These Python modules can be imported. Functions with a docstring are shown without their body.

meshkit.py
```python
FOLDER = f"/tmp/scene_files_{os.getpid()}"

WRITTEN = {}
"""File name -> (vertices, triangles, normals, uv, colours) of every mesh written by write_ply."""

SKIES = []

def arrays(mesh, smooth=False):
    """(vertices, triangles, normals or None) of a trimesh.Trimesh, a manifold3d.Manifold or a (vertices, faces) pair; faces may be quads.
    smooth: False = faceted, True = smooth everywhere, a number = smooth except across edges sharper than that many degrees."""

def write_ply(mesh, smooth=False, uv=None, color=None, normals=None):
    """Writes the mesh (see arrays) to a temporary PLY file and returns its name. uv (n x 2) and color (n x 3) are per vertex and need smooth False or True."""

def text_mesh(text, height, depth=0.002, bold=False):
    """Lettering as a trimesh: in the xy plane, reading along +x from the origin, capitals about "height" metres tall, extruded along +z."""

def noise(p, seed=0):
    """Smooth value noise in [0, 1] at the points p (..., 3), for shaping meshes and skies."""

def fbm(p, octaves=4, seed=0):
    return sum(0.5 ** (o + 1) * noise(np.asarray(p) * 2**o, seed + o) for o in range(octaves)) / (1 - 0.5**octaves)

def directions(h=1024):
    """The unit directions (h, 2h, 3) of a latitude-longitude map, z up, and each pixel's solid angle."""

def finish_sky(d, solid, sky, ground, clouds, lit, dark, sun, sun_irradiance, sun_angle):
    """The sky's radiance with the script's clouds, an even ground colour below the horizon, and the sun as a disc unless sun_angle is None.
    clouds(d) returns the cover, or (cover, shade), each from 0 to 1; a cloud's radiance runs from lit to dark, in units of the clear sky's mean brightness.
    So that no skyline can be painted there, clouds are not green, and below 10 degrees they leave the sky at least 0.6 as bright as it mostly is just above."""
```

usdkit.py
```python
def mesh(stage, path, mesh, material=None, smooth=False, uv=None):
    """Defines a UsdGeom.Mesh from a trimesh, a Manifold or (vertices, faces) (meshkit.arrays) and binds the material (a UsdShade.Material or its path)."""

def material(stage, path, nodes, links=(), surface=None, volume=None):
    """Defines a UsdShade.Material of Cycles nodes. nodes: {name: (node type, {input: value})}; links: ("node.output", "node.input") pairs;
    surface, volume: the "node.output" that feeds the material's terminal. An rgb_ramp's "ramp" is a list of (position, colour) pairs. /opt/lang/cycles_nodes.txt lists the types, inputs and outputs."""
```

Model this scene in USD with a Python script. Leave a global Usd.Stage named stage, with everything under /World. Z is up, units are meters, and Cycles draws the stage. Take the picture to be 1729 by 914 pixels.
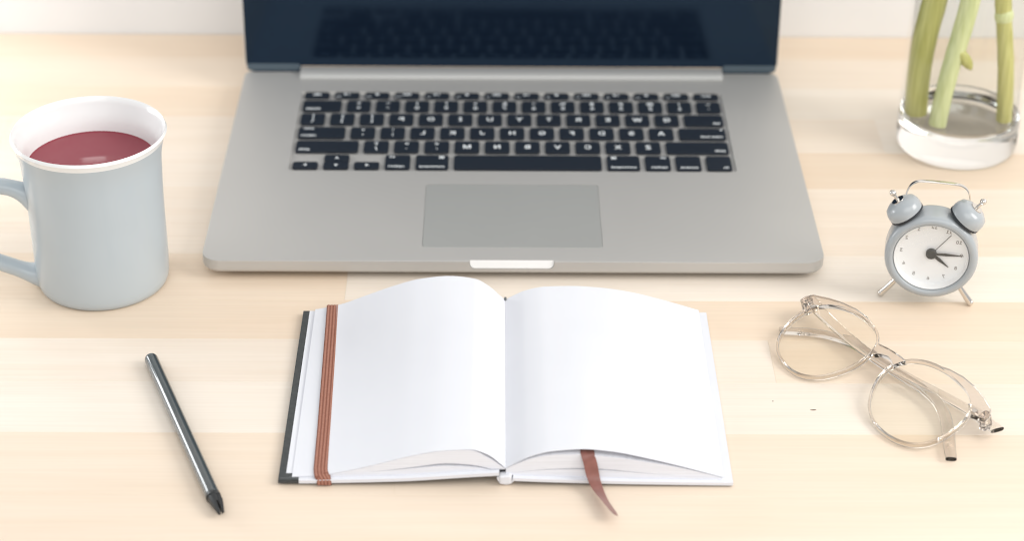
import math, random
import numpy as np, trimesh, shapely, manifold3d as m3
from shapely.geometry import Polygon, Point
from scipy.interpolate import PchipInterpolator, CubicSpline
from pxr import Usd, UsdGeom, UsdLux, UsdShade, Sdf, Gf
import usdkit, meshkit

stage = Usd.Stage.CreateInMemory()
UsdGeom.SetStageUpAxis(stage, UsdGeom.Tokens.z)
UsdGeom.SetStageMetersPerUnit(stage, 1.0)
UsdGeom.Xform.Define(stage, '/World')
stage.SetDefaultPrim(stage.GetPrimAtPath('/World'))
MM = 0.001
random.seed(7)
RNG = np.random.default_rng(7)

# ------------------------------------------------------------------ camera
CAM = (-0.0108400, -1.0339934, 0.6295534)
PITCH, YAW, ROLL = 0.541752746, 0.0096225402, 0.0087605674
cy, sy = math.cos(YAW), math.sin(YAW)
fwd = np.array([sy * math.cos(PITCH), cy * math.cos(PITCH), -math.sin(PITCH)])
rgt = np.array([cy, -sy, 0.0]); upv = np.cross(rgt, fwd)
R_ = math.cos(ROLL) * rgt + math.sin(ROLL) * upv
U_ = -math.sin(ROLL) * rgt + math.cos(ROLL) * upv
cam = UsdGeom.Camera.Define(stage, '/World/camera')
mat = Gf.Matrix4d(*R_, 0, *U_, 0, *(-fwd), 0, *CAM, 1)
cam.AddTransformOp().Set(mat)
cam.CreateHorizontalApertureAttr(36.0)
cam.CreateVerticalApertureAttr(36.0 * 542 / 1024)
cam.CreateFocalLengthAttr(36.0 * 3545.78571 / 1729)
cam.CreateFStopAttr(6.2)
cam.CreateFocusDistanceAttr(1.125)
cam.CreateClippingRangeAttr(Gf.Vec2f(0.01, 50))
cam.CreateExposureAttr(0.0)

# ------------------------------------------------------------------ light: studio softboxes and an even white room
usdkit.material(stage, '/World/Looks/studio_ambient', {'b': ('background_shader', {'color': (0.97, 0.985, 1.0), 'strength': 0.63})}, [], surface='b.background')
dome = UsdLux.DomeLight.Define(stage, '/World/studio_ambient')
UsdShade.MaterialBindingAPI.Apply(dome.GetPrim()).Bind(UsdShade.Material.Get(stage, '/World/Looks/studio_ambient'))


def softbox(name, pos, target, w, h, power, color):
    l = UsdLux.RectLight.Define(stage, '/World/' + name)
    p, t = np.array(pos, float), np.array(target, float)
    z = p - t; z /= np.linalg.norm(z)
    x = np.cross([0, 0, 1.0] if abs(z[2]) < .98 else [0, 1.0, 0], z); x /= np.linalg.norm(x); y = np.cross(z, x)
    l.AddTransformOp().Set(Gf.Matrix4d(*x, 0, *y, 0, *z, 0, *p, 1))
    l.CreateWidthAttr(w); l.CreateHeightAttr(h); l.CreateIntensityAttr(power); l.CreateColorAttr(Gf.Vec3f(*color))
    return l


softbox('softbox_right', (1.30, -0.45, 0.95), (0.05, -0.05, 0), 0.8, 0.8, 7.8, (1.0, 0.97, 0.93))
softbox('softbox_overhead', (0.1, -1.75, 1.65), (0, -0.05, 0), 2.2, 1.4, 2.1, (1.0, 0.99, 0.97))
softbox('softbox_left', (-0.62, 0.19, 0.165), (-0.17, -0.15, 0.0), 0.30, 0.17, 8.0, (0.95, 0.98, 1.0))
softbox('tea_glint_light', (-0.299, 0.302, 0.208), (-0.239, 0.02, 0.077), 0.016, 0.055, 2.0, (1.0, 0.99, 0.97))  # small unseen lamp, added only to put a glint on the tea

# ------------------------------------------------------------------ helpers
USED = {}


def numbered(parent, name):
    k = USED.get((parent, name), 0); USED[(parent, name)] = k + 1
    return name if k == 0 else f'{name}_{k:03d}'


def tag(prim, label=None, cat=None, group=None, kind=None):
    for k, v in (('label', label), ('category', cat), ('group', group), ('kind', kind)):
        if v:
            prim.SetCustomDataByKey(k, v)
    return prim


def thing(name, label, cat, loc=(0, 0, 0), rotz=0.0, group=None):
    x = UsdGeom.Xform.Define(stage, '/World/' + numbered('/World', name))
    x.AddTranslateOp().Set(Gf.Vec3d(*[c * MM for c in loc]))
    if rotz:
        x.AddRotateZOp().Set(rotz)
    return tag(x.GetPrim(), label, cat, group)


def obj(name, mesh, material, parent=None, smooth=30, label=None):
    """one Mesh prim, geometry given in millimetres"""
    base = str(parent.GetPath()) if parent is not None else '/World'
    if hasattr(mesh, 'to_mesh'):
        q = mesh.to_mesh(); mesh = trimesh.Trimesh(q.vert_properties[:, :3], q.tri_verts, process=False)
    elif isinstance(mesh, tuple):
        mesh = trimesh.Trimesh(np.asarray(mesh[0], float), np.asarray(mesh[1]), process=False)
    mesh = mesh.copy(); mesh.apply_scale(MM)
    p = usdkit.mesh(stage, base + '/' + numbered(base, name), mesh, '/World/Looks/' + material, smooth=smooth).GetPrim()
    if label:
        tag(p, label)
    return p


def cat_(*ms):
    return trimesh.util.concatenate(ms)


def T(mesh, M):
    mesh = mesh.copy(); mesh.apply_transform(M); return mesh


def tr(x, y, z):
    return trimesh.transformations.translation_matrix((x, y, z))


def rot(deg, ax):
    return trimesh.transformations.rotation_matrix(math.radians(deg), ax)


def rrect(w, d, r, n=5):
    """rounded rectangle outline, counter-clockwise"""
    r = max(min(r, w / 2 - 1e-3, d / 2 - 1e-3), 1e-3)
    out = []
    for cx, cy_, a0 in ((w / 2 - r, d / 2 - r, 0), (-w / 2 + r, d / 2 - r, 90), (-w / 2 + r, -d / 2 + r, 180), (w / 2 - r, -d / 2 + r, 270)):
        for i in range(n + 1):
            a = math.radians(a0 + 90 * i / n)
            out.append((cx + r * math.cos(a), cy_ + r * math.sin(a)))
    return np.array(out)


def loft(rings, closed=False):
    """rings: list of (n,3) loops of equal length; convex caps"""
    n, k = len(rings[0]), len(rings)
    v = np.vstack(rings); f = []
    for i in range(k if closed else k - 1):
        a, b = i * n, ((i + 1) % k) * n
        for j in range(n):
            j2 = (j + 1) % n
            f += [(a + j, a + j2, b + j2), (a + j, b + j2, b + j)]
    if not closed:
        c0 = len(v); v = np.vstack([v, rings[0].mean(0), rings[-1].mean(0)])
        for j in range(n):
            j2 = (j + 1) % n
            f += [(c0, j2, j), (c0 + 1, (k - 1) * n + j, (k - 1) * n + j2)]
    return trimesh.Trimesh(v, np.array(f), process=False)


def slab_rr(w, d, prof, r, n=5, cx=0, cy_=0):
    """rounded-rectangle solid; prof: (z, inset) from bottom to top"""
    return loft([np.c_[rrect(w - 2 * i, d - 2 * i, r - i, n) + [cx, cy_], np.full(4 * (n + 1), z)] for z, i in prof])


def revolve(prof, n=72):
    """closed or axis-touching profile (r, z)"""
    return trimesh.creation.revolve(np.array(prof, float), sections=n)


def sweep(path, w, h, up=(0, 0, 1), n=10, closed=False, power=2.0, ease=None):
    """tube of super-elliptic section along a path; w sideways, h along up (each a number or one per point)"""
    p = np.asarray(path, float); k = len(p)
    if closed:
        t = np.roll(p, -1, 0) - np.roll(p, 1, 0)
    else:
        t = np.gradient(p, axis=0)
    t /= np.linalg.norm(t, axis=1, keepdims=True)
    up = np.broadcast_to(np.asarray(up, float), p.shape)
    s = np.cross(t, up); s /= np.linalg.norm(s, axis=1, keepdims=True)
    u = np.cross(s, t)
    w = np.broadcast_to(w, (k,)); h = np.broadcast_to(h, (k,))
    a = np.arange(n) * 2 * np.pi / n
    ca, sa = np.sign(np.cos(a)) * np.abs(np.cos(a)) ** (2 / power), np.sign(np.sin(a)) * np.abs(np.sin(a)) ** (2 / power)
    rings = [p[i] + (w[i] / 2 * ca)[:, None] * s[i] + (h[i] / 2 * sa)[:, None] * u[i] for i in range(k)]
    m = loft(rings, closed)
    if m.volume < 0:
        m.invert()
    return m


def spline(pts, n, closed=False):
    p = np.asarray(pts, float)
    if closed:
        p = np.vstack([p, p[:1]])
    d = np.r_[0, np.cumsum(np.linalg.norm(np.diff(p, axis=0), axis=1))]
    cs = CubicSpline(d, p, bc_type='periodic' if closed else 'natural')
    return cs(np.linspace(0, d[-1], n, endpoint=not closed))


def man(mesh):
    mesh = mesh.copy(); mesh.merge_vertices()
    if mesh.volume < 0:
        mesh.invert()
    return m3.Manifold(m3.Mesh(np.asarray(mesh.vertices, np.float32), np.asarray(mesh.faces, np.uint32)))


def mbox(x0, x1, y0, y1, z0, z1):
    return m3.Manifold.cube((x1 - x0, y1 - y0, z1 - z0)).translate((x0, y0, z0))


def box(x0, x1, y0, y1, z0, z1, c=0.0):
    if not c:
        m = trimesh.creation.box((x1 - x0, y1 - y0, z1 - z0)); m.apply_translation(((x0 + x1) / 2, (y0 + y1) / 2, (z0 + z1) / 2)); return m
    return slab_rr(x1 - x0, y1 - y0, [(z0, c), (z0 + c, 0), (z1 - c, 0), (z1, c)], c, 1, (x0 + x1) / 2, (y0 + y1) / 2)


def between(xs, zlo, zhi, ys):
    """closed solid between two heights: zlo[i][j], zhi[i][j] at (xs[i][j], ys[j])"""
    zlo, zhi, xs = (np.asarray(a, float) for a in (zlo, zhi, xs))
    nx, ny = zlo.shape
    Y = np.broadcast_to(np.asarray(ys, float), (nx, ny))
    v = np.vstack([np.stack([xs, Y, zhi], -1).reshape(-1, 3), np.stack([xs, Y, zlo], -1).reshape(-1, 3)])
    N = nx * ny; ix = lambda i, j: i * ny + j
    f = []
    for i in range(nx - 1):
        for j in range(ny - 1):
            a, b, c, d = ix(i, j), ix(i + 1, j), ix(i + 1, j + 1), ix(i, j + 1)
            f += [(a, b, c), (a, c, d), (N + a, N + c, N + b), (N + a, N + d, N + c)]
    for i in range(nx - 1):
        for j, s in ((0, 1), (ny - 1, -1)):
            a, b = ix(i, j), ix(i + 1, j)
            q = [(N + a, N + b, b), (N + a, b, a)]
            f += q if s > 0 else [t[::-1] for t in q]
    for j in range(ny - 1):
        for i, s in ((0, -1), (nx - 1, 1)):
            a, b = ix(i, j), ix(i, j + 1)
            q = [(N + a, N + b, b), (N + a, b, a)]
            f += q if s > 0 else [t[::-1] for t in q]
    return trimesh.Trimesh(v, np.array(f), process=False)


# ------------------------------------------------------------------ materials
LK = '/World/Looks/'


def plain(name, color, rough=0.5, **kw):
    usdkit.material(stage, LK + name, {'p': ('principled_bsdf', {'base_color': color, 'roughness': rough, **kw})}, [], surface='p.BSDF')


def mottled(name, c0, c1, scale, rough=0.5, bump=0.0, stretch=(1, 1, 1), detail=4.0, bscale=None, **kw):
    nodes = {'g': ('geometry', {}), 'm': ('mapping', {'scale': stretch}), 'n': ('noise_texture', {'scale': scale, 'detail': detail}),
             'r': ('rgb_ramp', {'ramp': [(0.3, c0), (0.7, c1)]}), 'p': ('principled_bsdf', {'roughness': rough, **kw})}
    links = [('g.position', 'm.vector'), ('m.vector', 'n.vector'), ('n.fac', 'r.fac'), ('r.color', 'p.base_color')]
    if bump:
        nodes['n2'] = ('noise_texture', {'scale': bscale or scale * 4, 'detail': 5.0})
        nodes['b'] = ('bump', {'strength': bump, 'distance': 0.0003})
        links += [('m.vector', 'n2.vector'), ('n2.fac', 'b.height'), ('b.normal', 'p.normal')]
    usdkit.material(stage, LK + name, nodes, links, surface='p.BSDF')


def wood(name, light, dark, off):
    nodes = {'g': ('geometry', {}),
             'm': ('mapping', {'scale': (1.6, 24, 24), 'location': (off, off * 3.1, off * 1.7)}),
             'm2': ('mapping', {'scale': (6, 260, 260), 'location': (off * 2.3, off, off)}),
             'm3': ('mapping', {'scale': (0.9, 5.0, 5.0), 'location': (off * 1.3, off * 0.7, off)}),
             'n': ('noise_texture', {'scale': 3.0, 'detail': 5.0, 'roughness': 0.55, 'distortion': 0.6}),
             'n2': ('noise_texture', {'scale': 2.0, 'detail': 3.0}),
             'n3': ('noise_texture', {'scale': 4.0, 'detail': 2.0}),
             'r': ('rgb_ramp', {'ramp': [(0.28, dark), (0.72, light)]}),
             'r2': ('rgb_ramp', {'ramp': [(0.3, (0.965, 0.957, 0.945)), (0.65, (1, 1, 1))]}),
             'r3': ('rgb_ramp', {'ramp': [(0.3, (0.955, 0.945, 0.93)), (0.7, (1.0, 1.0, 1.0))]}),
             'x': ('mix', {'mix_type': 'multiply', 'fac': 1.0}), 'x2': ('mix', {'mix_type': 'multiply', 'fac': 1.0}),
             'b': ('bump', {'strength': 0.12, 'distance': 0.0002}),
             'p': ('principled_bsdf', {'roughness': 0.48, 'specular_ior_level': 0.35})}
    links = [('g.position', 'm.vector'), ('g.position', 'm2.vector'), ('g.position', 'm3.vector'), ('m.vector', 'n.vector'), ('m2.vector', 'n2.vector'), ('m3.vector', 'n3.vector'),
             ('n.fac', 'r.fac'), ('n2.fac', 'r2.fac'), ('n3.fac', 'r3.fac'), ('r.color', 'x.color1'), ('r2.color', 'x.color2'), ('x.color', 'x2.color1'), ('r3.color', 'x2.color2'),
             ('x2.color', 'p.base_color'), ('n2.fac', 'b.height'), ('b.normal', 'p.normal')]
    usdkit.material(stage, LK + name, nodes, links, surface='p.BSDF')


WOODS = [((0.865, 0.763, 0.655), (0.843, 0.722, 0.60)), ((0.88, 0.802, 0.71), (0.86, 0.768, 0.668)), ((0.85, 0.73, 0.605), (0.828, 0.69, 0.552)),
         ((0.87, 0.778, 0.678), (0.85, 0.738, 0.625)), ((0.837, 0.702, 0.562), (0.815, 0.66, 0.512))]
for i, (a, b) in enumerate(WOODS):
    wood(f'pine_{"abcde"[i]}', a, b, 3.7 * i + 1.3)
mottled('wall_paint', (0.80, 0.79, 0.785), (0.83, 0.825, 0.82), 6.0, 0.8, 0.1)
plain('knot', (0.16, 0.10, 0.06), 0.7)
# laptop
mottled('aluminium', (0.53, 0.52, 0.50), (0.56, 0.55, 0.53), 5.0, 0.5, 0.05, bscale=2500, metallic=0.45)
plain('aluminium_lit', (0.93, 0.93, 0.92), 0.5, metallic=0.15)  # light caught by the thumb notch, put into a brighter base colour
plain('aluminium_dark', (0.47, 0.47, 0.46), 0.5, metallic=0.4)
mottled('trackpad_glass', (0.41, 0.415, 0.40), (0.43, 0.435, 0.42), 9.0, 0.42, metallic=0.3)
plain('key_plastic', (0.012, 0.017, 0.026), 0.42)
plain('key_legend', (0.84, 0.88, 0.90), 0.6)
plain('screen_glass', (0.004, 0.009, 0.020), 0.09, specular_tint=(0.42, 0.68, 1.0), ior=1.52)
plain('gasket', (0.07, 0.10, 0.125), 0.45)
plain('rubber', (0.02, 0.02, 0.02), 0.7)
# mug
mottled('mug_glaze', (0.45, 0.505, 0.54), (0.48, 0.535, 0.57), 14.0, 0.28, 0.02, bscale=60, coat_weight=0.15, coat_roughness=0.15)
plain('mug_white', (0.86, 0.865, 0.86), 0.15)
plain('tea', (0.27, 0.035, 0.055), 0.04, ior=1.42)
# notebook
mottled('paper', (0.745, 0.758, 0.805), (0.765, 0.778, 0.82), 20.0, 0.75, 0.06, bscale=900)
nodes = {'g': ('geometry', {}), 'm': ('mapping', {'scale': (30, 30, 4200)}), 'n': ('noise_texture', {'scale': 1.0, 'detail': 2.0}),
         'r': ('rgb_ramp', {'ramp': [(0.3, (0.74, 0.75, 0.80)), (0.6, (0.82, 0.835, 0.89))]}), 'p': ('principled_bsdf', {'roughness': 0.8})}
usdkit.material(stage, LK + 'page_edges', nodes, [('g.position', 'm.vector'), ('m.vector', 'n.vector'), ('n.fac', 'r.fac'), ('r.color', 'p.base_color')], surface='p.BSDF')
mottled('cover_cloth', (0.045, 0.05, 0.052), (0.065, 0.07, 0.07), 400.0, 0.75, 0.3, bscale=1500)
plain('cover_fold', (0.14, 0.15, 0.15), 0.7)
mottled('elastic_light', (0.34, 0.15, 0.105), (0.40, 0.185, 0.13), 600.0, 0.75, 0.3)
mottled('elastic_dark', (0.22, 0.08, 0.05), (0.26, 0.10, 0.065), 600.0, 0.8)
mottled('ribbon_satin', (0.20, 0.075, 0.058), (0.26, 0.10, 0.08), 300.0, 0.42, sheen_weight=0.3)
# pen
plain('pen_lacquer', (0.058, 0.07, 0.073), 0.16, coat_weight=0.8)
plain('pen_dark', (0.02, 0.022, 0.023), 0.35)
# clock
plain('clock_paint', (0.39, 0.42, 0.44), 0.24, coat_weight=0.25)
plain('dial_white', (0.88, 0.89, 0.89), 0.5)
plain('dial_print', (0.24, 0.225, 0.21), 0.6)
plain('hand_black', (0.02, 0.026, 0.028), 0.4)
plain('chrome', (0.72, 0.69, 0.65), 0.12, metallic=1.0)
plain('bell_shade_ring', (0.02, 0.024, 0.03), 0.5)  # near-black that paints the shade under the bells
# glass
plain('clear_glass', (1.0, 1.0, 1.0), 0.0, ior=1.5, transmission_weight=1.0)
for nm_, tint, k0, k1 in (('pane', (0.985, 0.99, 0.985), 0.03, 0.55), ('water', (0.985, 0.99, 0.98), 0.0, 0.25)):
    usdkit.material(stage, LK + nm_, {'w': ('layer_weight', {'blend': 0.5}), 'k': ('math', {'math_type': 'power', 'value2': 5.0}), 'f': ('math', {'math_type': 'multiply_add', 'value2': k1, 'value3': k0}), 't': ('transparent_bsdf', {'color': tint}), 'g': ('glossy_bsdf', {'color': (1, 1, 1), 'roughness': 0.0}), 'm': ('mix_closure', {})},
                    [('w.facing', 'k.value1'), ('k.value', 'f.value1'), ('f.value', 'm.fac'), ('t.BSDF', 'm.closure1'), ('g.BSDF', 'm.closure2')], surface='m.closure')
plain('clear_acetate_pale', (0.93, 0.90, 0.875), 0.08, ior=1.4, transmission_weight=1.0)
plain('clear_acetate', (0.84, 0.80, 0.765), 0.06, ior=1.49, transmission_weight=1.0)
usdkit.material(stage, LK + 'lens', {'w': ('layer_weight', {'blend': 0.5}), 'k': ('math', {'math_type': 'power', 'value2': 5.0}), 'f': ('math', {'math_type': 'multiply_add', 'value2': 0.9, 'value3': 0.035}), 't': ('transparent_bsdf', {'color': (0.983, 0.973, 0.948)}), 'g': ('glossy_bsdf', {'color': (1, 1, 1), 'roughness': 0.0}), 'm': ('mix_closure', {})},
                [('w.facing', 'k.value1'), ('k.value', 'f.value1'), ('f.value', 'm.fac'), ('t.BSDF', 'm.closure1'), ('g.BSDF', 'm.closure2')], surface='m.closure')
usdkit.material(stage, LK + 'dial_pane', {'t': ('transparent_bsdf', {'color': (1, 1, 1)}), 'g': ('glossy_bsdf', {'color': (1, 1, 1), 'roughness': 0.0}), 'm': ('mix_closure', {'fac': 0.03})},
                [('t.BSDF', 'm.closure1'), ('g.BSDF', 'm.closure2')], surface='m.closure')
nodes = {'g': ('geometry', {}), 'm': ('mapping', {'scale': (160, 160, 6)}), 'n': ('noise_texture', {'scale': 3.0, 'detail': 3.0}),
         'r': ('rgb_ramp', {'ramp': [(0.3, (0.40, 0.385, 0.10)), (0.7, (0.60, 0.58, 0.22))]}), 'p': ('principled_bsdf', {'roughness': 0.4})}
usdkit.material(stage, LK + 'stem_green', nodes, [('g.position', 'm.vector'), ('m.vector', 'n.vector'), ('n.fac', 'r.fac'), ('r.color', 'p.base_color')], surface='p.BSDF')
nodes = {**nodes, 'r': ('rgb_ramp', {'ramp': [(0.3, (0.52, 0.56, 0.25)), (0.7, (0.68, 0.71, 0.40))]})}
usdkit.material(stage, LK + 'stem_pale', nodes, [('g.position', 'm.vector'), ('m.vector', 'n.vector'), ('n.fac', 'r.fac'), ('r.color', 'p.base_color')], surface='p.BSDF')

# ------------------------------------------------------------------ setting: wall and wooden table
wall = obj('wall', box(-1300, 1300, 338.6, 360, -60, 1500), 'wall_paint')
tag(wall, 'pale grey plain wall behind the wooden table', None, None, 'structure')

table = thing('wooden_table', 'pale pine table top of long glued planks under everything', 'table', (0, 0, 0))
# strips of pine from the wall towards the viewer, with staggered end joints
bounds = [338, 300, 254, 208, 160, 112, 66, 30, -21, -62, -104, -151, -203, -250, -300, -350, -400, -450]
tones = [4, 2, 4, 0, 3, 2, 0, 4, 3, 0, 1, 2, 1, 0, 3, 0, 2]
joints = {7: [-96.0, 410], 3: [-330, 240], 5: [-420, 330], 9: [-380, 140], 10: [225], 11: [-60], 12: [-300, 330], 1: [160], 4: [10]}
for k in range(len(bounds) - 1):
    y1, y0 = bounds[k], bounds[k + 1]
    xs = sorted([-760] + joints.get(k, [int(RNG.integers(-400, 400))]) + [760])
    for q in range(len(xs) - 1):
        tone = (tones[k] + (0 if q == 0 else [0, 1, 3, 2][(k + q) % 4])) % 5
        if k == 7:
            tone = [4, 1, 3][q]
        obj('plank', box(xs[q] + .02, xs[q + 1] - .02, y0 + .02, y1 - .02, -25, 0.0, 0.07), f'pine_{"abcde"[tone]}', table, smooth=False)
for (x, y, w, d, a) in ((136.2, -120.9, 1.0, .8, 10), (156.5, -128.9, 3.6, 1.0, 4)):
    pts = np.array([(w / 2 * math.cos(t) * (1 + .15 * math.sin(3 * t)), d / 2 * math.sin(t)) for t in np.linspace(0, 2 * np.pi, 10, endpoint=False)])
    ring = np.c_[pts, np.full(10, -0.05)]; ring2 = np.c_[pts * .85, np.full(10, 0.06)]
    obj('knot_mark', T(loft([ring, ring2]), tr(x, y, 0) @ rot(a, (0, 0, 1))), 'knot', table)

# ------------------------------------------------------------------ laptop
ZT, LW, LD = 13.2, 358.9, 254.0
lap = thing('laptop', 'open silver laptop with black keys and dark screen at the back of the table', 'laptop', (0, 0, 0))
base = man(slab_rr(LW, LD, [(1.2, 16), (2.4, 8), (3.8, 3.6), (5.2, 1.2), (6.4, .25), (7.2, 0), (12.5, 0), (13.0, .12), (13.2, .5)], 11, 8, 0, LD / 2))
U = 19.05
KY, HB = 111.3, 18.3
rowtop = [KY + HB + i * U for i in range(5)]
FN0 = rowtop[4] + 3.9; FN1 = FN0 + 7.9
KW = 14.5 * U - 3.3
WELLZ = ZT - 1.3
well = slab_rr(KW + 4.4, FN1 - KY + 4.2, [(WELLZ, .2), (WELLZ + .2, 0), (ZT + 1, 0)], 2.6, 4, 0, (FN1 + KY) / 2)
base -= man(well)
TP = (-53.0, 52.0, 15.8, 91.8)
base -= man(slab_rr(105.0, 76.0, [(ZT - .5, 0), (ZT + 1, 0)], 2.5, 4, -.5, 53.8))
notch = m3.CrossSection([rrect(48.6, 12, 3.0, 6).tolist()]).extrude(20).rotate((90, 0, 0)).translate((-1, 10, 14.4))
notch = notch ^ mbox(-60, 60, -3, 1.7, 5, 20)
base -= notch
obj('base', base, 'aluminium', lap, smooth=28)
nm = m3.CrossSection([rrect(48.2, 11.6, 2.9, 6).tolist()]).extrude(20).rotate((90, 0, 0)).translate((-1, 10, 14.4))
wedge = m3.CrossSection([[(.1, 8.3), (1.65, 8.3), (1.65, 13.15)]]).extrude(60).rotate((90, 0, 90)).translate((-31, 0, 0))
obj('thumb_notch', nm ^ wedge, 'aluminium_lit', lap, smooth=False)
obj('trackpad', slab_rr(104.6, 75.6, [(ZT - .48, 0), (ZT - .12, 0), (ZT - .04, .08)], 2.3, 4, -.5, 53.8), 'trackpad_glass', lap)
for sx in (-1, 1):
    for yy in (22, 226):
        obj('rubber_foot', T(revolve([(0, 0), (6, 0), (6.4, .5), (6.4, 1.3), (0, 1.3)], 24), tr(sx * 150, yy, 0)), 'rubber', lap)


def text(s, cap, bold=True):
    return meshkit.text_mesh(s, cap, 0.05, bold)


def legend(s, cx, cy_, cap=3.4, fit=None, bold=True, ystretch=1.0):
    """lettering that reads mirrored, as the photograph shows it, centred on (cx, cy_)"""
    m = text(s, cap, bold)
    b = m.bounds; m.apply_translation((-(b[0, 0] + b[1, 0]) / 2, -(b[0, 1] + b[1, 1]) / 2, 0))
    w = b[1, 0] - b[0, 0]
    k = (fit / w) if fit else 1.0
    m = T(m, np.diag([-k, ystretch, 1, 1]))
    m.apply_translation((cx, cy_, KTOP - .01))
    return m


KTOP = ZT + .45


def key(x0, x1, y0, y1, leg=None):
    w, d = x1 - x0, y1 - y0
    m = slab_rr(w, d, [(WELLZ + .25, .1), (KTOP - .35, 0), (KTOP - .1, .1), (KTOP, .32)], 1.9, 4, (x0 + x1) / 2, (y0 + y1) / 2)
    k = obj('key', m, 'key_plastic', lap)
    if leg:
        obj('legend', cat_(*leg), 'key_legend', k, smooth=False)


def row(y0, y1, widths, makers):
    x = -7.25 * U
    for wu, mk in zip(widths, makers):
        a, b = x + 1.65, x + wu * U - 1.65
        mx, my = (a + b) / 2, (y0 + y1) / 2
        key(a, b, y0, y1, mk(a, b, y0, y1, mx, my) if mk else None)
        x += wu * U


def one(c):
    return lambda a, b, y0, y1, mx, my: [legend(c, mx, my, 4.6)]


def two(top, bot):
    return lambda a, b, y0, y1, mx, my: [legend(top, mx, my + 3.5, 3.6), legend(bot, mx, my - 2.9, 3.6)]


def word(w, side, fit, yy=3.3, cap=2.3, extra=None):
    def f(a, b, y0, y1, mx, my):
        cx = a + 2.2 + fit / 2 if side < 0 else (b - 2.2 - fit / 2 if side > 0 else mx)
        out = [legend(w, cx, y0 + yy, cap, fit)]
        if extra:
            out.append(extra(a, b, y0, y1, mx, my))
        return out
    return f


DH = 15.4
# function row (mirrored: power at the left end, esc at the right end)
fw = 14.5 / 14
icons = ['⏻', 'F12', 'F11', 'F10', 'F9', 'F8', 'F7', 'F6', 'F5', 'F4', 'F3', 'F2', 'F1', 'esc']
sym = [None, '◁))', '◁)', '◁', '▷▷', '▷||', '◁◁', '☀', '✲', '▦', '▥', '☼', '☼', None]


def fkey(i):
    def f(a, b, y0, y1, mx, my):
        if i == 0:
            return [legend('⏏', mx, my + .8, 2.6, 5.5)]
        if i == 13:
            return [legend('esc', mx, my + .6, 2.6, 6.5)]
        ic = [(box(mx - 2.6, mx + 2.6, my + 2.0, my + 2.6, KTOP - .01, KTOP + .04), box(mx - 2.6, mx + 2.6, my - .1, my + .4, KTOP - .01, KTOP + .04), box(mx - 2.6, mx - 2.0, my + .4, my + 2.0, KTOP - .01, KTOP + .04), box(mx + 2.0, mx + 2.6, my + .4, my + 2.0, KTOP - .01, KTOP + .04), box(mx - .9, mx + .9, my + .8, my + 1.6, KTOP - .01, KTOP + .04)),
              (box(mx - 2, mx - .6, my, my + 2.4, KTOP - .01, KTOP + .04), box(mx, mx + .5, my + .4, my + 2.0, KTOP - .01, KTOP + .04), box(mx + 1.1, mx + 1.6, my - .1, my + 2.5, KTOP - .01, KTOP + .04)),
              (T(revolve([(0, 0), (1.3, 0), (1.3, .05), (0, .05)], 10), tr(mx, my + 1.2, KTOP - .01)),)][i % 3]
        return [legend(icons[i], a + 2.6, y0 + 1.7, 1.35), *ic]
    return f


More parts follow.
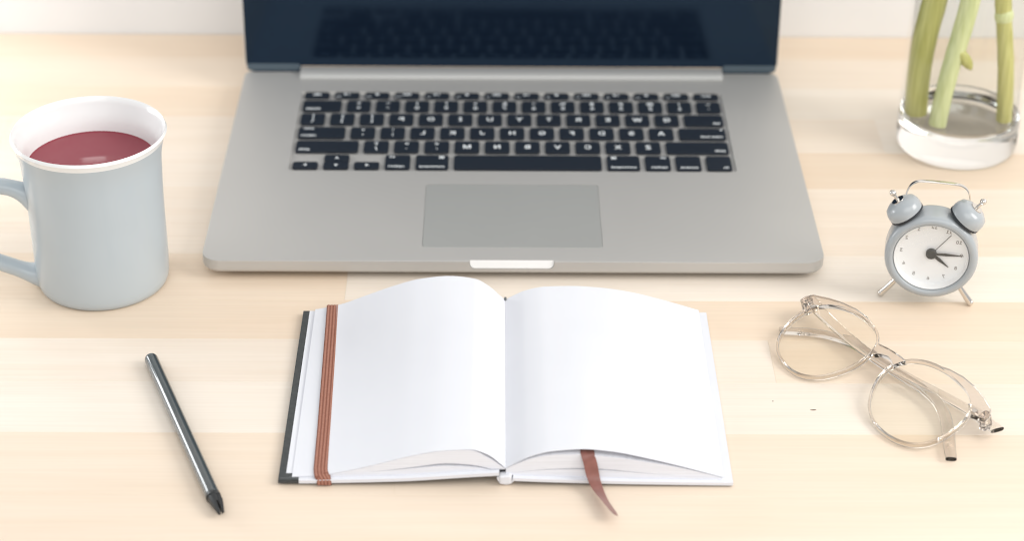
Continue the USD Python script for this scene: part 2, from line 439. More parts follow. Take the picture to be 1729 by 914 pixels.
row(FN0, FN1, [fw] * 14, [fkey(i) for i in range(14)])
row(rowtop[4] - DH, rowtop[4], [1.5] + [1] * 13, [word('delete', -1, 9.5), two('+', '='), two('_', '-'), two(')', '0'), two('(', '9'), two('*', '8'), two('&', '7'), two('^', '6'), two('%', '5'), two('$', '4'), two('#', '3'), two('@', '2'), two('!', '1'), two('~', '`')])
row(rowtop[3] - DH, rowtop[3], [1] * 13 + [1.5], [two('|', '\\'), two('}', ']'), two('{', '[')] + [one(c) for c in 'POIUYTREWQ'] + [word('tab', 1, 4.8)])
row(rowtop[2] - DH, rowtop[2], [1.75] + [1] * 11 + [1.75], [word('return', -1, 9.3, extra=lambda a, b, y0, y1, mx, my: legend('enter', a + 6.3, y1 - 2.6, 1.9, 6.8)), two('"', "'"), two(':', ';')] + [one(c) for c in 'LKJHGFDSA'] + [word('caps lock', 1, 14.5, extra=lambda a, b, y0, y1, mx, my: T(revolve([(0, 0), (.8, 0), (.8, .05), (0, .05)], 10), tr(b - 2.6, y1 - 2.4, KTOP - .01)))])
row(rowtop[1] - DH, rowtop[1], [2.25] + [1] * 10 + [2.25], [word('shift', -1, 6.8), two('?', '/'), two('>', '.'), two('<', ',')] + [one(c) for c in 'MNBVCXZ'] + [word('shift', 1, 6.8)])


def tri(mx, my, ang, r=1.5):
    p = [(r * math.cos(math.radians(ang + a)), r * math.sin(math.radians(ang + a))) for a in (0, 120, 240)]
    m = trimesh.creation.extrude_polygon(Polygon(p), .05, engine='earcut'); m.apply_translation((mx, my, KTOP - .01)); return m


y0, y1 = KY, rowtop[0]
x = -7.25 * U
for ang in (180, None, 0):
    a, b = x + 1.65, x + U - 1.65; mx = (a + b) / 2
    if ang is None:
        key(a, b, y0, y0 + 8.9, [tri(mx, y0 + 4.6, -90)]); key(a, b, y0 + 9.4, y1, [tri(mx, y0 + 13.8, 90)])
    else:
        key(a, b, y0, y0 + 8.9, [tri(mx, y0 + 4.6, ang)])
    x += U
for wu, mk in zip([1, 1.25, 5, 1.25, 1, 1, 1], [
        word('option', -1, 10.0, 3.0, 2.2, lambda a, b, y0, y1, mx, my: legend('alt', a + 4.2, y1 - 2.7, 1.9, 3.6)),
        word('command', 0, 15.5, 3.0, 2.2, lambda a, b, y0, y1, mx, my: legend('⌘', b - 4.4, y1 - 3.2, 3.0, 3.4)), None,
        word('command', 0, 15.5, 3.0, 2.2, lambda a, b, y0, y1, mx, my: legend('⌘', a + 4.4, y1 - 3.2, 3.0, 3.4)),
        word('option', 1, 10.0, 3.0, 2.2, lambda a, b, y0, y1, mx, my: legend('alt', b - 4.2, y1 - 2.7, 1.9, 3.6)),
        word('control', 1, 11.0, 3.0, 2.2), word('fn', 1, 3.2, 3.0, 2.2)]):
    a, b = x + 1.65, x + wu * U - 1.65
    key(a, b, y0, y1, mk(a, b, y0, y1, (a + b) / 2, (y0 + y1) / 2) if mk else None)
    x += wu * U

# hinge cover: a rounded bar along the back of the deck
arc = [(239.2 + 7.5 - 7.5 * math.cos(t), 13.0 + 4.2 * math.sin(t)) for t in np.linspace(0, math.pi, 14)]
prof = np.array([(239.2, 12.6)] + arc + [(254.2, 12.6)])
obj('hinge_cover', loft([np.c_[np.full(len(prof), s * 1.0), prof] for s in (141.8, -141.8)][::-1]), 'aluminium_dark', lap, smooth=30)
# lid: shell, glass and rubber lip, leaning a little back
LEAN = 3.0
LM = tr(0, 249.6, 14.0) @ rot(-LEAN, (1, 0, 0)) @ rot(90, (1, 0, 0))     # local x right, y up the lid, z towards the viewer
LH = 243.0


def lid_slab(w, h, z0, z1, r, c, y0):
    return T(slab_rr(w, h, [(z0, c), (z0 + c, 0), (z1 - c * .5, 0), (z1, c * .5)], r, 6, 0, y0 + h / 2), LM)


shell = man(lid_slab(LW, LH, -4.6, -.9, 9, .8, -2.4)) - mbox(-141.9, 141.9, 238, 257, 5, 17.4)
obj('lid_shell', shell, 'aluminium', lap, smooth=30)
glass = man(lid_slab(LW - 1.6, LH - 1.8, -.9, 0, 8.4, .25, -1.4)) - mbox(-142.0, 142.0, 238, 257, 5, 17.6)
scr = obj('screen', glass, 'screen_glass', lap, smooth=30)
for sx in (-1, 1):
    lip = T(slab_rr(36.2, 5.0, [(-.6, .2), (.4, .1), (.9, .6)], 2.2, 4, sx * 160.2, 2.7), LM)
    obj('lid_gasket', lip, 'gasket', lap)

# ------------------------------------------------------------------ mug of red tea
MX, MY = -235.5, 0.5
mug = thing('mug', 'blue grey ceramic mug with white inside, half out of the left edge', 'mug', (MX, MY, 0))
outer = spline([(34.2, 0.0), (36.0, 1.2), (37.0, 3.6), (37.5, 9), (37.7, 25), (37.8, 50), (38.4, 72), (39.4, 84), (41.2, 91.6)], 40)
ob = np.vstack([[(0, 2.0), (31.5, 2.0), (32.4, 0.0)], outer, [(40.2, 91.6), (38.4, 84), (37.5, 72), (36.9, 50), (36.7, 10), (0, 7.0)]])
obj('body', revolve(ob, 96), 'mug_glaze', mug, smooth=35)
ib = np.vstack([[(41.25, 91.65)], spline([(41.9, 93.4), (42.9, 95.3), (43.0, 96.3), (42.2, 96.9), (41.2, 96.3), (40.0, 93.5), (37.2, 86.5), (35.2, 76), (34.4, 50), (34.0, 20), (32, 10)], 44), [(0, 9.2), (0, 8.2), (34.0, 8.4), (36.2, 12), (36.3, 50), (37.0, 72), (38.0, 84), (39.9, 91.65), (41.25, 91.65)]])
obj('inner_glaze', revolve(ib, 96), 'mug_white', mug, smooth=40)
hp = spline([(34.0, 57.0), (36.9, 59.2), (44, 63.5), (56, 66.2), (66, 62.5), (73, 52), (74.5, 41), (71, 29), (62, 20), (50, 13.5), (42, 9.4), (36.4, 7.4), (33.5, 6.8)], 46)
ad = np.array([-0.985, -0.17])
hpath = np.array([(r * ad[0], r * ad[1], z) for r, z in hp])
tt = np.linspace(-1, 1, 46); fl = 1 + .75 * np.clip((np.abs(tt) - .72) / .28, 0, 1) ** 2
obj('handle', man(sweep(hpath, 11.5 * fl, 8.2 * fl, up=np.cross([ad[1], -ad[0], 0.0], np.gradient(hpath, axis=0)), n=16, power=2.3)) - man(T(trimesh.creation.cylinder(36.85, 140, sections=96), tr(0, 0, 40))), 'mug_glaze', mug, smooth=40)
tea = obj('red_tea', T(revolve([(0, 60), (34.5, 60), (35.2, 77.1), (35.5, 77.9), (34.9, 77.5), (34.2, 77.4), (33.6, 77.4), (0, 77.4)], 80), tr(MX, MY, 0)), 'tea')
tag(tea, 'dark red tea filling the blue grey mug', 'tea')

# ------------------------------------------------------------------ notebook
NX, NY = -5.0, -122.0
nb = thing('notebook', 'open blank hardcover notebook with white pages, brown elastic band and ribbon', 'notebook', (NX, NY, 0))
Y0, Y1 = -196.0, -37.6
PY0, PY1 = -193.8, -38.8


def NB(m):
    return T(m, tr(-NX, -NY, 0))


zcL = PchipInterpolator([-120, -60, -20, -6], [1.2, 2.6, 5.6, 6.6])       # underside of the left board
zcR = PchipInterpolator([-4, 20, 60, 110], [3.4, 2.4, 1.4, 0.8])


def board(x0, x1, zf, t, y0, y1, lift=0.0, c=.3, n=24):
    xs = np.linspace(x0, x1, n); ys = np.array([y0, y0 + c, y1 - c, y1])
    X = np.repeat(xs[:, None], 4, 1); z = zf(xs)[:, None] + lift
    d = np.array([c, 0, 0, c])[None]
    return NB(between(X, z + d * .6, z + t - d * .6, ys))


obj('cover_board', board(-117.8, -8.4, zcL, 1.9, Y0, Y1), 'cover_cloth', nb)
obj('cover_board', board(-1.2, 107.6, zcR, 1.6, Y0, Y1), 'cover_cloth', nb)
obj('endpaper', board(-114.2, -8.2, zcL, .28, Y0 + 0.25, Y1 - .6, 1.86, .05), 'paper', nb)
obj('endpaper', board(-1.4, 107.9, zcR, 1.75, Y0 - .35, Y1 + .1, .2, .05), 'paper', nb)
obj('endpaper_edge', board(-107.5, -8.2, zcL, 1.9, Y0 - .3, Y0 + .3, .2, .05), 'paper', nb)
# dark turned-in corner at the lower left of the cover
cp = board(-117.6, -107.6, zcL, .3, Y0 - .08, Y0 + 5.6, 2.0, .05, 6)
ct = obj('corner_turn_in', cp, 'cover_cloth', nb, smooth=False)
fold = NB(sweep([(-116.6, Y0 + 1.6, zcL(-116.6) + 2.32), (-108, Y0 + 1.6, zcL(-108) + 2.32)], .5, .2, n=6))
fold2 = NB(sweep([(-112.4, Y0 + 2.2, zcL(-112) + 2.32), (-109.6, Y0 + 5.0, zcL(-110) + 2.32)], .4, .2, n=6))
obj('fold_crease', cat_(fold, fold2), 'cover_fold', ct)
# spine: a trough between the boards with a white headband at the foot
a = np.linspace(math.pi * 1.02, math.pi * 1.98, 12)
sp_o = np.c_[-4.8 + 4.6 * np.cos(a), 5.4 + 4.9 * np.sin(a)]; sp_i = np.c_[-4.8 + 3.7 * np.cos(a), 5.6 + 4.1 * np.sin(a)]
ring = np.vstack([sp_o, sp_i[::-1]])
spine = m3.CrossSection([ring.tolist()]).extrude(Y1 - Y0 - 1).rotate((90, 0, 0)).translate((0, Y1 - .5, 0))
sm = spine.to_mesh(); obj('spine', NB(trimesh.Trimesh(sm.vert_properties[:, :3], sm.tri_verts, process=False)), 'paper', nb)
hb = NB(T(slab_rr(6.6, 4.6, [(0, .8), (.8, 0), (4.6, 0), (5.4, .7)], 1.4, 4), tr(-4.9, PY0 - .2, 1.0) @ rot(-5, (0, 1, 0))))
obj('headband', hb, 'paper', nb)
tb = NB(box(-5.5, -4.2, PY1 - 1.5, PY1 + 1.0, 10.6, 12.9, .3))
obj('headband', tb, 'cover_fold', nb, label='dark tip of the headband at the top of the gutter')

# page curves (x, z) at the foot and at the head of the book
xl = [-112, -97, -82, -67, -52, -36, -22, -13, -8, -4.9]
LB = PchipInterpolator(xl, [3.7, 4.9, 8.0, 12.2, 16.7, 20.0, 20.8, 17.2, 12.6, 9.4])
LT = PchipInterpolator(xl, [4.6, 8.0, 14.0, 20.2, 25.0, 26.9, 25.2, 19.6, 14.4, 11.6])
xr = [-4.9, 0.5, 6, 17, 33, 48, 64, 80, 96, 103.5]
RB = PchipInterpolator(xr, [9.4, 13.0, 16.2, 19.8, 21.2, 19.6, 16.0, 11.6, 6.6, 4.2])
RT = PchipInterpolator(xr, [11.6, 14.8, 17.6, 20.2, 20.8, 19.8, 17.2, 12.8, 7.6, 5.0])
ny = 22
tj = np.linspace(0, 1, ny); ysj = PY0 + (PY1 - PY0) * tj


def surf(fb, ft, xs, wob=0.0):
    s = tj ** .9
    z = fb(xs)[:, None] * (1 - s) + ft(xs)[:, None] * s
    if wob:
        z = z + wob * (meshkit.noise(np.stack(np.broadcast_arrays(xs[:, None] / 45, ysj[None] / 60, 0.0), -1), 5) - .5) * np.sin(np.pi * np.linspace(0, 1, len(xs)))[:, None]
    return z


nx = 60
xsl = np.linspace(-111.0, -4.92, nx); XL = np.repeat(xsl[:, None], ny, 1)
xsr = np.linspace(-4.88, 103.4, nx); XR = np.repeat(xsr[:, None], ny, 1)
topL, topR = surf(LB, LT, xsl, .5), surf(RB, RT, xsr, .5)
covL = (zcL(xsl) + 2.17)[:, None] + 0 * topL; covR = (zcR(xsr) + 1.98)[:, None] + 0 * topR
topL = np.maximum(topL, covL + .5); topR = np.maximum(topR, covR + .5)
obj('top_leaf', NB(between(XL, topL - .16, topL, ysj)), 'paper', nb, smooth=50)
obj('top_leaf', NB(between(XR, topR - .16, topR, ysj)), 'paper', nb, smooth=50)
# blocks of pages below, fanned apart
gapL = .2 + 1.5 * np.exp(-((xsl + 13) / 6.5) ** 2)[:, None] * (1 - .5 * tj)[None]
gapR = .25 + 3.3 * np.exp(-((xsr - 42) / 34.0) ** 2)[:, None] * np.clip(1 - tj / .5, 0.05, 1)[None] * np.clip((xsr + 4.3) / 8, 0, 1)[:, None]
linL = PchipInterpolator([-112, -100, -69, -50, -34, -21, -12.6, -7, -5], [3.6, 4.2, 7.2, 9.6, 11.4, 10.6, 8.6, 6.5, 6])
linR = PchipInterpolator([-5, 0, 6, 17.5, 33, 48.5, 60, 90, 104], [6.2, 6.8, 7.8, 8.8, 9.2, 8.3, 7.0, 4.4, 3.2])
mL = linL(xsl)[:, None] + 0 * topL; mR = linR(xsr)[:, None] + 0 * topR
hiB = topL - .16 - gapL
crack = 1.5 * np.exp(-((xsl + 33) / 22) ** 2)[:, None] * np.clip(1 - tj / .3, 0, 1)[None]
mL = np.minimum(np.maximum(mL, covL + .15), hiB - .1)
obj('page_block', NB(between(XL, np.minimum(mL + crack * .55 + .03, hiB - .05), hiB, ysj)), 'page_edges', nb, smooth=50)
obj('page_block', NB(between(XL, covL, np.maximum(mL - crack * .45, covL + .1), ysj)), 'page_edges', nb, smooth=50)
hiB = topR - .16 - gapR
crack = .75 * np.exp(-((xsr - 36) / 24) ** 2)[:, None] * np.clip(1 - tj / .3, 0, 1)[None]
hiB = np.maximum(hiB, covR + .3)
mR = np.minimum(np.maximum(mR, covR + .15), hiB - .1)
XR2 = XR.copy(); XR2[-1] -= .6
obj('page_block', NB(between(XR2, np.minimum(mR + crack * .5 + .03, hiB - .05), np.minimum(hiB, topR - .2), ysj)), 'page_edges', nb, smooth=50)
obj('page_block', NB(between(XR2, covR, np.maximum(mR - crack * .5, covR + .1), ysj)), 'page_edges', nb, smooth=50)


def leftz(x, y):
    t = np.clip((y - PY0) / (PY1 - PY0), 0, 1) ** .9
    return max(float(LB(x) * (1 - t) + LT(x) * t), float(zcL(x)) + 2.7)


# elastic band: a dark strip with four lighter ribbed strands, wrapped over both edges
by = np.r_[np.linspace(PY1 + .2, PY0 + 12, 34), np.linspace(PY0 + 8, PY0 - .2, 8)]
bx = np.interp(by, [-202, -189, -156, -60, -38], [-95.4, -97.0, -97.6, -100.2, -100.9])
bz = np.array([leftz(x_, y_) + .35 for x_, y_ in zip(bx, by)])
bp = [(bx[0], Y1 + .9, 1.0), (bx[0], Y1 + 1.0, 3.2), (bx[0], PY1 + .9, bz[0] - 1.2)] + list(zip(bx, by, bz)) + [(-95.2, PY0 - 1.4, 3.9), (-95.0, Y0 - .5, 2.9), (-94.9, Y0 - .8, 1.4), (-94.9, Y0 - .2, .7)]
bp = np.array(bp, float)
tg = np.gradient(bp, axis=0); upn = np.cross([1.0, 0, 0], tg); upn *= -1; upn /= np.linalg.norm(upn, axis=1, keepdims=True)
if upn[10][2] < 0:
    upn = -upn
band = obj('elastic_band', NB(sweep(bp, 7.2, .5, up=upn, n=12, power=5)), 'elastic_dark', nb)
for q in (-2.55, -.85, .85, 2.55):
    obj('strand', NB(sweep(bp + upn * .16 + np.array([q, 0, 0]), 1.12, .62, up=upn, n=8, power=2.5)), 'elastic_light', band)

# ribbon bookmark: comes out under the right leaf, over the page edges and onto the table
rp = spline([(33.6, -150, 19.6), (34.4, -175, 18.9), (35.2, -190.6, 18.5), (35.5, -194.1, 17.8), (36.4, -195.2, 15.0), (37.4, -196.2, 10.6), (38.6, -198.4, 6.4), (40.9, -205.6, 4.2), (44.4, -215.6, 4.4), (48.2, -226.0, 5.4)], 60)
nrm = np.zeros((60, 3)); nrm[:] = (0, 0, 1)
tw = np.linspace(0, 1, 60)
tg = np.gradient(rp, axis=0); tg /= np.linalg.norm(tg, axis=1, keepdims=True)
ang = np.interp(tw, [0, .6, .72, .84, 1], [0, 0, -18, -40, -44])
for i in range(60):
    u = np.cross([1.0, 0, 0], tg[i]); u = u if u[2] > 0 or u[1] < 0 and False else u
    u = -np.cross(tg[i], np.cross(tg[i], [0, -.45, 1.0])); u /= np.linalg.norm(u)
    s = np.cross(tg[i], u); al = math.radians(ang[i]); nrm[i] = u * math.cos(al) + s * math.sin(al)
obj('ribbon', NB(sweep(rp, np.interp(tw, [0, .62, .8, .95, 1], [7.0, 6.8, 5.4, 4.8, 2.6]), .35, up=nrm, n=8, power=5)), 'ribbon_satin', nb, label='brown satin ribbon bookmark curling out at the foot')

# ------------------------------------------------------------------ pen
PA, PB = np.array([-196.4, -86.5]), np.array([-142.9, -223.4])
PL = np.linalg.norm(PB - PA); pang = math.degrees(math.atan2(PB[1] - PA[1], PB[0] - PA[0]))
pen = thing('pen', 'slim glossy black pen lying left of the notebook', 'pen', (PA[0], PA[1], 0), pang)
PR = 3.75
PM = tr(0, 0, PR) @ rot(90, (0, 1, 0))        # local z of the revolve -> along the pen
obj('barrel', T(revolve([(0, 0), (1.9, .12), (3.0, .7), (3.55, 1.6), (PR, 3.2), (PR, 131), (3.6, 132), (0, 132)], 48), PM), 'pen_lacquer', pen, smooth=30)
obj('collar', T(revolve([(0, 132), (3.5, 132), (3.75, 132.3), (3.75, 133.6), (3.45, 134), (0, 134)], 48), PM), 'pen_dark', pen)
tip = man(T(revolve([(0, 133.9), (3.3, 133.9), (3.05, 137), (2.3, 142), (1.5, 146.4), (.7, 147), (0, 147)], 32), PM))
tip -= mbox(139.5, 150, -.1, .75, -2, 12)
obj('tip', tip, 'pen_dark', pen)
obj('clip_tongue', T(sweep([(133.5, 2.3, 5.3), (138, 2.5, 5.0), (143, 1.9, 4.6), (147.2, 1.3, 4.2)], [2.0, 1.9, 1.4, .9], [1.2, 1.1, 1.0, .8], n=10), np.eye(4)), 'pen_dark', pen)

# ------------------------------------------------------------------ alarm clock
CZ = 33.4
clk = thing('alarm_clock', 'small grey twin bell alarm clock with white dial beside the laptop', 'alarm clock', (234.2, -19.5, 0), -11.4)
CM = tr(0, 0, CZ) @ rot(90, (1, 0, 0))       # revolve axis z -> towards the viewer (-y)
body = [(0, 2.5), (20.6, 2.5), (20.9, 8.8), (21.4, 9.7), (22.4, 10.2), (23.8, 10.1), (25.0, 9.3), (25.65, 7.8), (25.7, 6), (25.7, -4), (25.3, -6.6), (24.0, -8.8), (21.5, -10.2), (0, -10.8)]
obj('case', T(revolve(body, 96), CM), 'clock_paint', clk, smooth=35)
dial = obj('dial', T(revolve([(0, 2.55), (20.3, 2.55), (20.55, 8.6), (20.3, 8.7), (19.9, 3.4), (19.2, 2.95), (0, 2.95)], 96), CM), 'dial_white', clk, smooth=35)
for k in range(1, 13):
    t = meshkit.text_mesh(str(k), 2.0, .08, True); b = t.bounds
    t.apply_translation((-(b[0, 0] + b[1, 0]) / 2, -(b[0, 1] + b[1, 1]) / 2, 0)); t = T(t, np.diag([-1, 1, 1, 1]))
    aa = math.radians(-30 * k)
    t.apply_translation((16.6 * math.sin(aa), 16.6 * math.cos(aa), 2.96))
    obj('numeral', T(t, CM), 'dial_print', dial, smooth=False)


def hand(deg, L, w, z, tail=0.0, diamond=True):
    p = [(-w * .3, -tail), (w * .3, -tail), (w / 2, L * .45), (w * .08, L), (-w * .08, L), (-w / 2, L * .45)] if diamond else [(-w / 2, -tail), (w / 2, -tail), (w / 2, L), (-w / 2, L)]
    m = trimesh.creation.extrude_polygon(Polygon(p), .2, engine='earcut'); m.apply_translation((0, 0, z))
    return T(T(m, rot(-deg, (0, 0, 1))), CM)


obj('hour_hand', hand(127.5, 13.0, 2.0, 3.6), 'hand_black', clk, smooth=False)
obj('minute_hand', hand(88.5, 17.8, 1.7, 4.1), 'hand_black', clk, smooth=False)
obj('alarm_hand', hand(36, 16.5, .35, 4.6, 0, False), 'hand_black', clk, smooth=False)
obj('hub', T(revolve([(0, 3.2), (3.0, 3.2), (3.0, 5.2), (2.6, 5.6), (0, 5.6)], 32), CM), 'hand_black', clk)
obj('dial_glass', T(revolve([(0, 8.9), (20.6, 8.3), (20.6, 8.0), (0, 8.6)], 64), CM), 'dial_pane', clk, smooth=40)
for s in (-1, 1):
    BM = tr(0, 0, CZ) @ rot(s * 36, (0, 1, 0))
    dome = [(0, 36.6), (3.5, 36.4), (6.6, 35.5), (8.9, 33.8), (9.8, 31.4), (10.0, 29.4), (9.8, 27.7), (9.2, 27.5), (8.2, 28), (8.6, 31), (7.5, 34), (0, 35.6)]
    bell = obj('bell', T(revolve(dome, 48), BM), 'clock_paint', clk, smooth=40)
    obj('bell_shade_ring', T(revolve([(0, 26.2), (9.6, 26.2), (9.95, 26.5), (9.95, 27.5), (0, 28.2)], 32), BM), 'bell_shade_ring', bell)  # black ring painting the shaded gap between bell and case
    obj('bell_post', T(revolve([(0, 24.5), (1.5, 24.5), (1.5, 28.2), (0, 28.2)], 16), BM), 'chrome', bell)
    nut = cat_(T(revolve([(0, 36.4), (3.6, 36.4), (3.6, 37.0), (1.0, 37.1), (.9, 40.6), (0, 40.6)], 24), BM), T(trimesh.creation.icosphere(3, 1.9), BM @ tr(0, 0, 41.9)))
    obj('bell_knob', nut, 'chrome', bell)
    lg = sweep(spline([(s * 16.0, 0, 14.6), (s * 20.5, 0, 8.0), (s * 25.0, 0, 2.0)], 12), np.linspace(2.7, 3.9, 12), np.linspace(2.7, 3.9, 12), up=(0, 1, 0), n=16)
    obj('leg', cat_(lg, T(trimesh.creation.icosphere(3, 2.0), tr(s * 25.0, 0, 2.0))), 'chrome', clk)
hw = spline([(-17.4, 0, CZ + 34.6), (-16.6, 0, CZ + 37.6), (-15.2, 0, CZ + 40.4), (-12.2, 0, CZ + 42.6), (-7, 0, CZ + 43.3), (0, 0, CZ + 43.5), (7, 0, CZ + 43.3), (12.2, 0, CZ + 42.6), (15.2, 0, CZ + 40.4), (16.6, 0, CZ + 37.6), (17.4, 0, CZ + 34.6)], 60)
obj('carry_handle', sweep(hw, 2.4, .9, up=np.cross([0, 1.0, 0], np.gradient(hw, axis=0)), n=10, power=3), 'chrome', clk)

# ------------------------------------------------------------------ eyeglasses, folded, lenses up
GM = np.array([205.241, -99.003, 14.0]); EU = np.array([.57107761, -.82089607, 0]); EV = np.array([.79183003, .55085707, .2637455]); EN = np.array([-.21650765, -.15061915, .9645923])
gl = thing('eyeglasses', 'folded clear framed eyeglasses lying right of the notebook', 'eyeglasses', (GM[0], GM[1], 0))
G4 = np.eye(4); G4[:3, 0] = EU; G4[:3, 1] = EV; G4[:3, 2] = EN; G4[:3, 3] = (0, 0, 14.0)
Lp = np.array([[-65, -9], [-63.8, -3.5], [-61.4, 1.8], [-54.1, 7], [-43.4, 9.5], [-34.7, 8.8], [-25.6, 5.9], [-20.2, 2.5], [-16.8, -2.5], [-14.2, -8.8], [-13.6, -13.8], [-13, -22.4], [-15.1, -30.9], [-18.3, -38.5], [-23.2, -43.4], [-31.3, -46.4], [-41.6, -44.4], [-49.4, -40.1], [-55.9, -33.4], [-61.2, -24.7], [-64.4, -14.9]])
Rp = np.array([[57.4, -6.1], [52.3, .3], [42.9, 4.8], [33.2, 6.8], [22.4, 8], [12.1, 6.2], [5.6, 1.7], [1.9, -3.9], [1.2, -10.5], [4.1, -19.4], [11.1, -29.8], [17.6, -36.4], [25.6, -41.5], [33.6, -44.6], [42.3, -45.3], [50.9, -43.7], [57, -39.3], [60.5, -31.1], [61.1, -19.9], [59.4, -11.1]])


def polar(p, c, mirror):
    q = (p - c) * ([-1, 1] if mirror else [1, 1]); th = np.arctan2(q[:, 1], q[:, 0]); r = np.hypot(*q.T); o = np.argsort(th); th, r = th[o], r[o]
    g = np.linspace(-np.pi, np.pi, 72, endpoint=False)
    return g, np.interp(g, np.r_[th[-1] - 2 * np.pi, th, th[0] + 2 * np.pi], np.r_[r[-1], r, r[0]])


cL, cR = np.array([-39.3, -18.5]), np.array([31.3, -18.5])
g, rl = polar(Lp, cL, False); _, rr = polar(Rp, cR, True)
def lens_outline(r):
    F = np.fft.rfft(r); F[9:] = 0; r = np.fft.irfft(F, 72)
    return np.c_[r * np.cos(g), r * np.sin(g)]


polyL = Polygon(lens_outline(.75 * rl + .25 * rr) + cL); polyR = Polygon(lens_outline(.2 * rl + .8 * rr) * [-1, 1] + cR)
topln = np.array([[-73.8, -4.5], [-73.6, -.4], [-71.6, 3.2], [-62.9, 7.0], [-54.2, 9.6], [-44.5, 10.9], [-35.2, 10.3], [-26.1, 7.6]])
def endp(s, c):
    q = topln.copy(); q[:, 0] = q[:, 0] + 4.0
    q = np.vstack([q, [[-38, -2], [-56, -2], [-60, -8.0]]])
    if s > 0:
        q[:, 0] = -q[:, 0]
    q[:, 0] -= 4.0
    return Polygon(q).buffer(0)
bridge = Polygon([(-19, -1.0), (-14, -.3), (-9, .4), (-4, .6), (1, .4), (6, -.3), (11, -1.0), (11.5, -7), (8, -12.5), (5.6, -12.8), (3.4, -8.5), (0, -5.4), (-4, -4.4), (-8, -5.4), (-11.4, -8.5), (-13.6, -12.8), (-16, -12.5), (-19.5, -7)])
front = shapely.union_all([polyL.buffer(.85), polyR.buffer(.85), endp(-1, cL), endp(1, cR), bridge]).buffer(1.2).buffer(-1.2)
front = front.difference(polyL.buffer(-.75)).difference(polyR.buffer(-.75)).simplify(.05)
rim = front.buffer(-.5).simplify(.04)


def cross(poly):
    rings = [list(poly.exterior.coords)[:-1]] + [list(i.coords)[:-1] for i in poly.interiors]
    return m3.CrossSection(rings, m3.FillRule.EvenOdd)


big = rim if rim.geom_type == 'Polygon' else max(rim.geoms, key=lambda q: q.area)
ball = m3.Manifold.sphere(.5, 8)
fr = cross(big).extrude(2.1)
try:
    fr = fr.minkowski_sum(ball)
except Exception:
    fr = cross(front).extrude(3.7)
fr = fr.translate((0, 0, -1.6))
q = fr.to_mesh(); frm = trimesh.Trimesh(q.vert_properties[:, :3], q.tri_verts, process=False)
obj('frame_front', T(frm, G4), 'clear_acetate', gl, smooth=40)
for poly, c in ((polyL, cL), (polyR, cR)):
    pts = np.array(poly.buffer(-.6).exterior.coords)[:-1][:, :2]
    if Polygon(pts).exterior.is_ccw is False:
        pts = pts[::-1]
    rings = []
    n_ = 6
    v = [(*(c), .9)]; rr_ = []
    for i in range(1, n_ + 1):
        s = i / n_; rr_ += [(*(c + (p - c) * s), .9 * (1 - s * s) - .2) for p in pts]
    v[0] = (*c, .7); V = np.array(v + rr_); N = len(pts); f = [(0, 1 + j, 1 + (j + 1) % N) for j in range(N)]
    for i in range(n_ - 1):
        a0, b0 = 1 + i * N, 1 + (i + 1) * N
        for j in range(N):
            j2 = (j + 1) % N; f += [(a0 + j, b0 + j, b0 + j2), (a0 + j, b0 + j2, a0 + j2)]
    top_ = trimesh.Trimesh(V, f, process=False); bot = top_.copy(); bot.apply_translation((0, 0, -1.2)); bot.invert()
    a0 = 1 + (n_ - 1) * N; side = trimesh.Trimesh(np.vstack([V[a0:], V[a0:] - [0, 0, 1.2]]), [t for j in range(N) for t in ((j, N + j, N + (j + 1) % N), (j, N + (j + 1) % N, (j + 1) % N))], process=False)
    obj('lens', T(cat_(top_, bot, side), G4), 'lens', gl, smooth=40)


def gw(p):
    return np.array(p, float) - [GM[0], GM[1], 0]


for s, u0 in ((-1, -71.6), (1, 63.6)):
    e = cat_(T(slab_rr(4.6, 6.4, [(-9.4, .8), (-8.6, 0), (-1.6, 0), (-1.0, .6)], 1.4, 4, u0, -1.6), G4))
    ep = obj('end_piece', e, 'clear_acetate', gl, smooth=40)
    hg = cat_(T(box(u0 - s * 6.5 - 1.5, u0 - s * 6.5 + 1.5, -3.8, -1.0, -4.4, -1.9, .2), G4), T(box(u0 - s * 9.5 - .8, u0 - s * 9.5 + .8, -2.9, -1.9, -1.0, 1.96, .2), G4))
    obj('hinge', hg, 'chrome', gl)
T1 = [(165.6, -34.4, 8.5), (183.3, -69.8, 6.6), (206.9, -106.3, 5.9), (216.0, -117.7, 5.3), (221.8, -129.8, 4.6), (223.3, -142.1, 3.8), (221.8, -159.3, 3.0), (220.0, -175.7, 2.6)]
T2 = [(247.0, -155.8, 6.5), (235.4, -132.0, 3.6), (208.5, -99.1, 2.2), (193.7, -79.0, 2.2), (179.9, -63.9, 2.4), (169.2, -58.9, 2.6), (158.0, -56.6, 2.6), (147.2, -56.0, 2.6)]
for path in (T1, T2):
    pth = spline([gw(p_) for p_ in path], 40)
    tm = obj('temple', sweep(pth, np.interp(np.linspace(0, 1, 40), [0, .15, .6, .9, 1], [8.0, 7.4, 6.4, 6.6, 5.6]), np.interp(np.linspace(0, 1, 40), [0, .2, 1], [2.4, 2.0, 2.6]), n=16, power=3.2), 'clear_acetate_pale', gl, smooth=40)
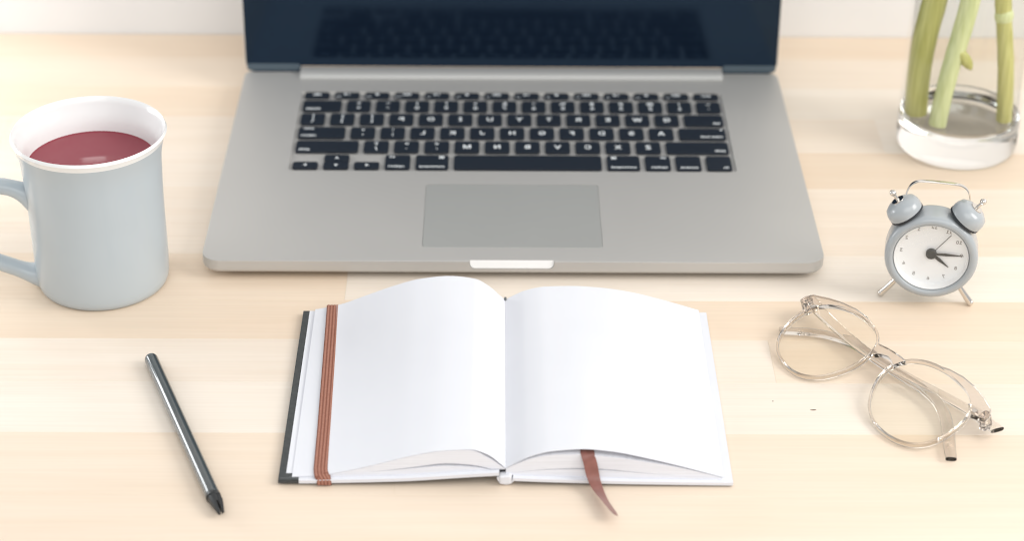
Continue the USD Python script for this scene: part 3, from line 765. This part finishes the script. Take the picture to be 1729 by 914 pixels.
# ------------------------------------------------------------------ vase, water, stems
VX, VY, VR = 287.3, 172.7, 38.5
vase = thing('glass_vase', 'clear glass cylinder vase with thick base at the top right corner', 'vase', (VX, VY, 0))
obj('thick_base', revolve([(0, .6), (30, .6), (33, 0), (35.5, .4), (37.6, 2.4), (38.4, 5.5), (VR, 12), (VR, 23), (37.6, 25.2), (36.4, 25.0), (34.6, 22.6), (31, 21.2), (20, 20.6), (0, 20.4)], 128), 'clear_glass', vase, smooth=35)
obj('glass_wall', revolve([(37.0, 25.3), (VR, 23.1), (VR, 210), (37.6, 211), (36.4, 210), (36.1, 208), (36.1, 25.4), (37.0, 25.3)], 128), 'pane', vase, smooth=35)
wat = obj('water', T(revolve([(0, 20.9), (20, 21.1), (31, 21.7), (34.4, 23.1), (36.0, 25.6), (36.0, 150), (0, 150)], 128), tr(VX, VY, 0)), 'water', smooth=35)
tag(wat, 'clear water inside the glass vase around the green stems', 'water')


def stem(label, pts, r, material, node=None, shoot=None):
    p = spline(pts, 40) - [VX, VY, 0]
    t = thing('flower_stem', label, 'stem', (VX, VY, 0), 0, 'green stems standing in the glass vase')
    rr_ = np.interp(np.linspace(0, 1, 40), np.linspace(0, 1, len(r)), r)
    th = RNG.uniform(.97, 1.03, 40)
    obj('stalk', sweep(p, 2 * rr_ * th, 2 * rr_, up=(0, 1, 0), n=20), material, t, smooth=50)
    if shoot:
        sp = spline(shoot, 14) - [VX, VY, 0]
        sr = 2 * np.array([2.0, 2.6, 3.0, 3.3, 3.5, 3.6, 3.7, 3.7, 3.6, 3.4, 3.0, 2.4, 1.6, .5])
        obj('side_shoot', sweep(sp, sr, sr, up=(0, 1, 0), n=16), 'stem_green', t, smooth=60)
    if node:
        obj('leaf_node', T(trimesh.creation.icosphere(3, 1.0), tr(*(np.array(node[0]) - [VX, VY, 0])) @ np.diag([node[1], node[1], node[2], 1])), 'stem_pale', t)


stem('thickest yellow green stem at the left side of the glass vase', [(259.6, 175, 21.8), (259.0, 176, 50), (260.5, 177, 75), (265, 178, 105), (271, 177, 150), (282, 175, 230), (290, 174, 300)], [7.4, 7.8, 7.9, 7.6, 6.8], 'stem_green')
stem('pale green slanting stem crossing in front of the thickest stem', [(270.5, 158, 21.8), (274.5, 161, 55), (282.0, 165, 95), (288, 170, 150), (297, 173, 230), (304, 174, 300)], [5.6, 6.0, 6.6, 6.2, 5.4], 'stem_pale', None, [(277.5, 160, 74), (284, 159.5, 66), (288.0, 159, 60)])
stem('slim yellow green stem at the right side of the glass vase', [(314.5, 165, 21.8), (311.0, 166, 60), (305.0, 169, 100), (299, 172, 150), (288, 176, 230), (281, 177, 300)], [5.2, 5.2, 5.6, 5.2, 4.8], 'stem_green', ((306.2, 168.4, 93), 5.9, 7.0))
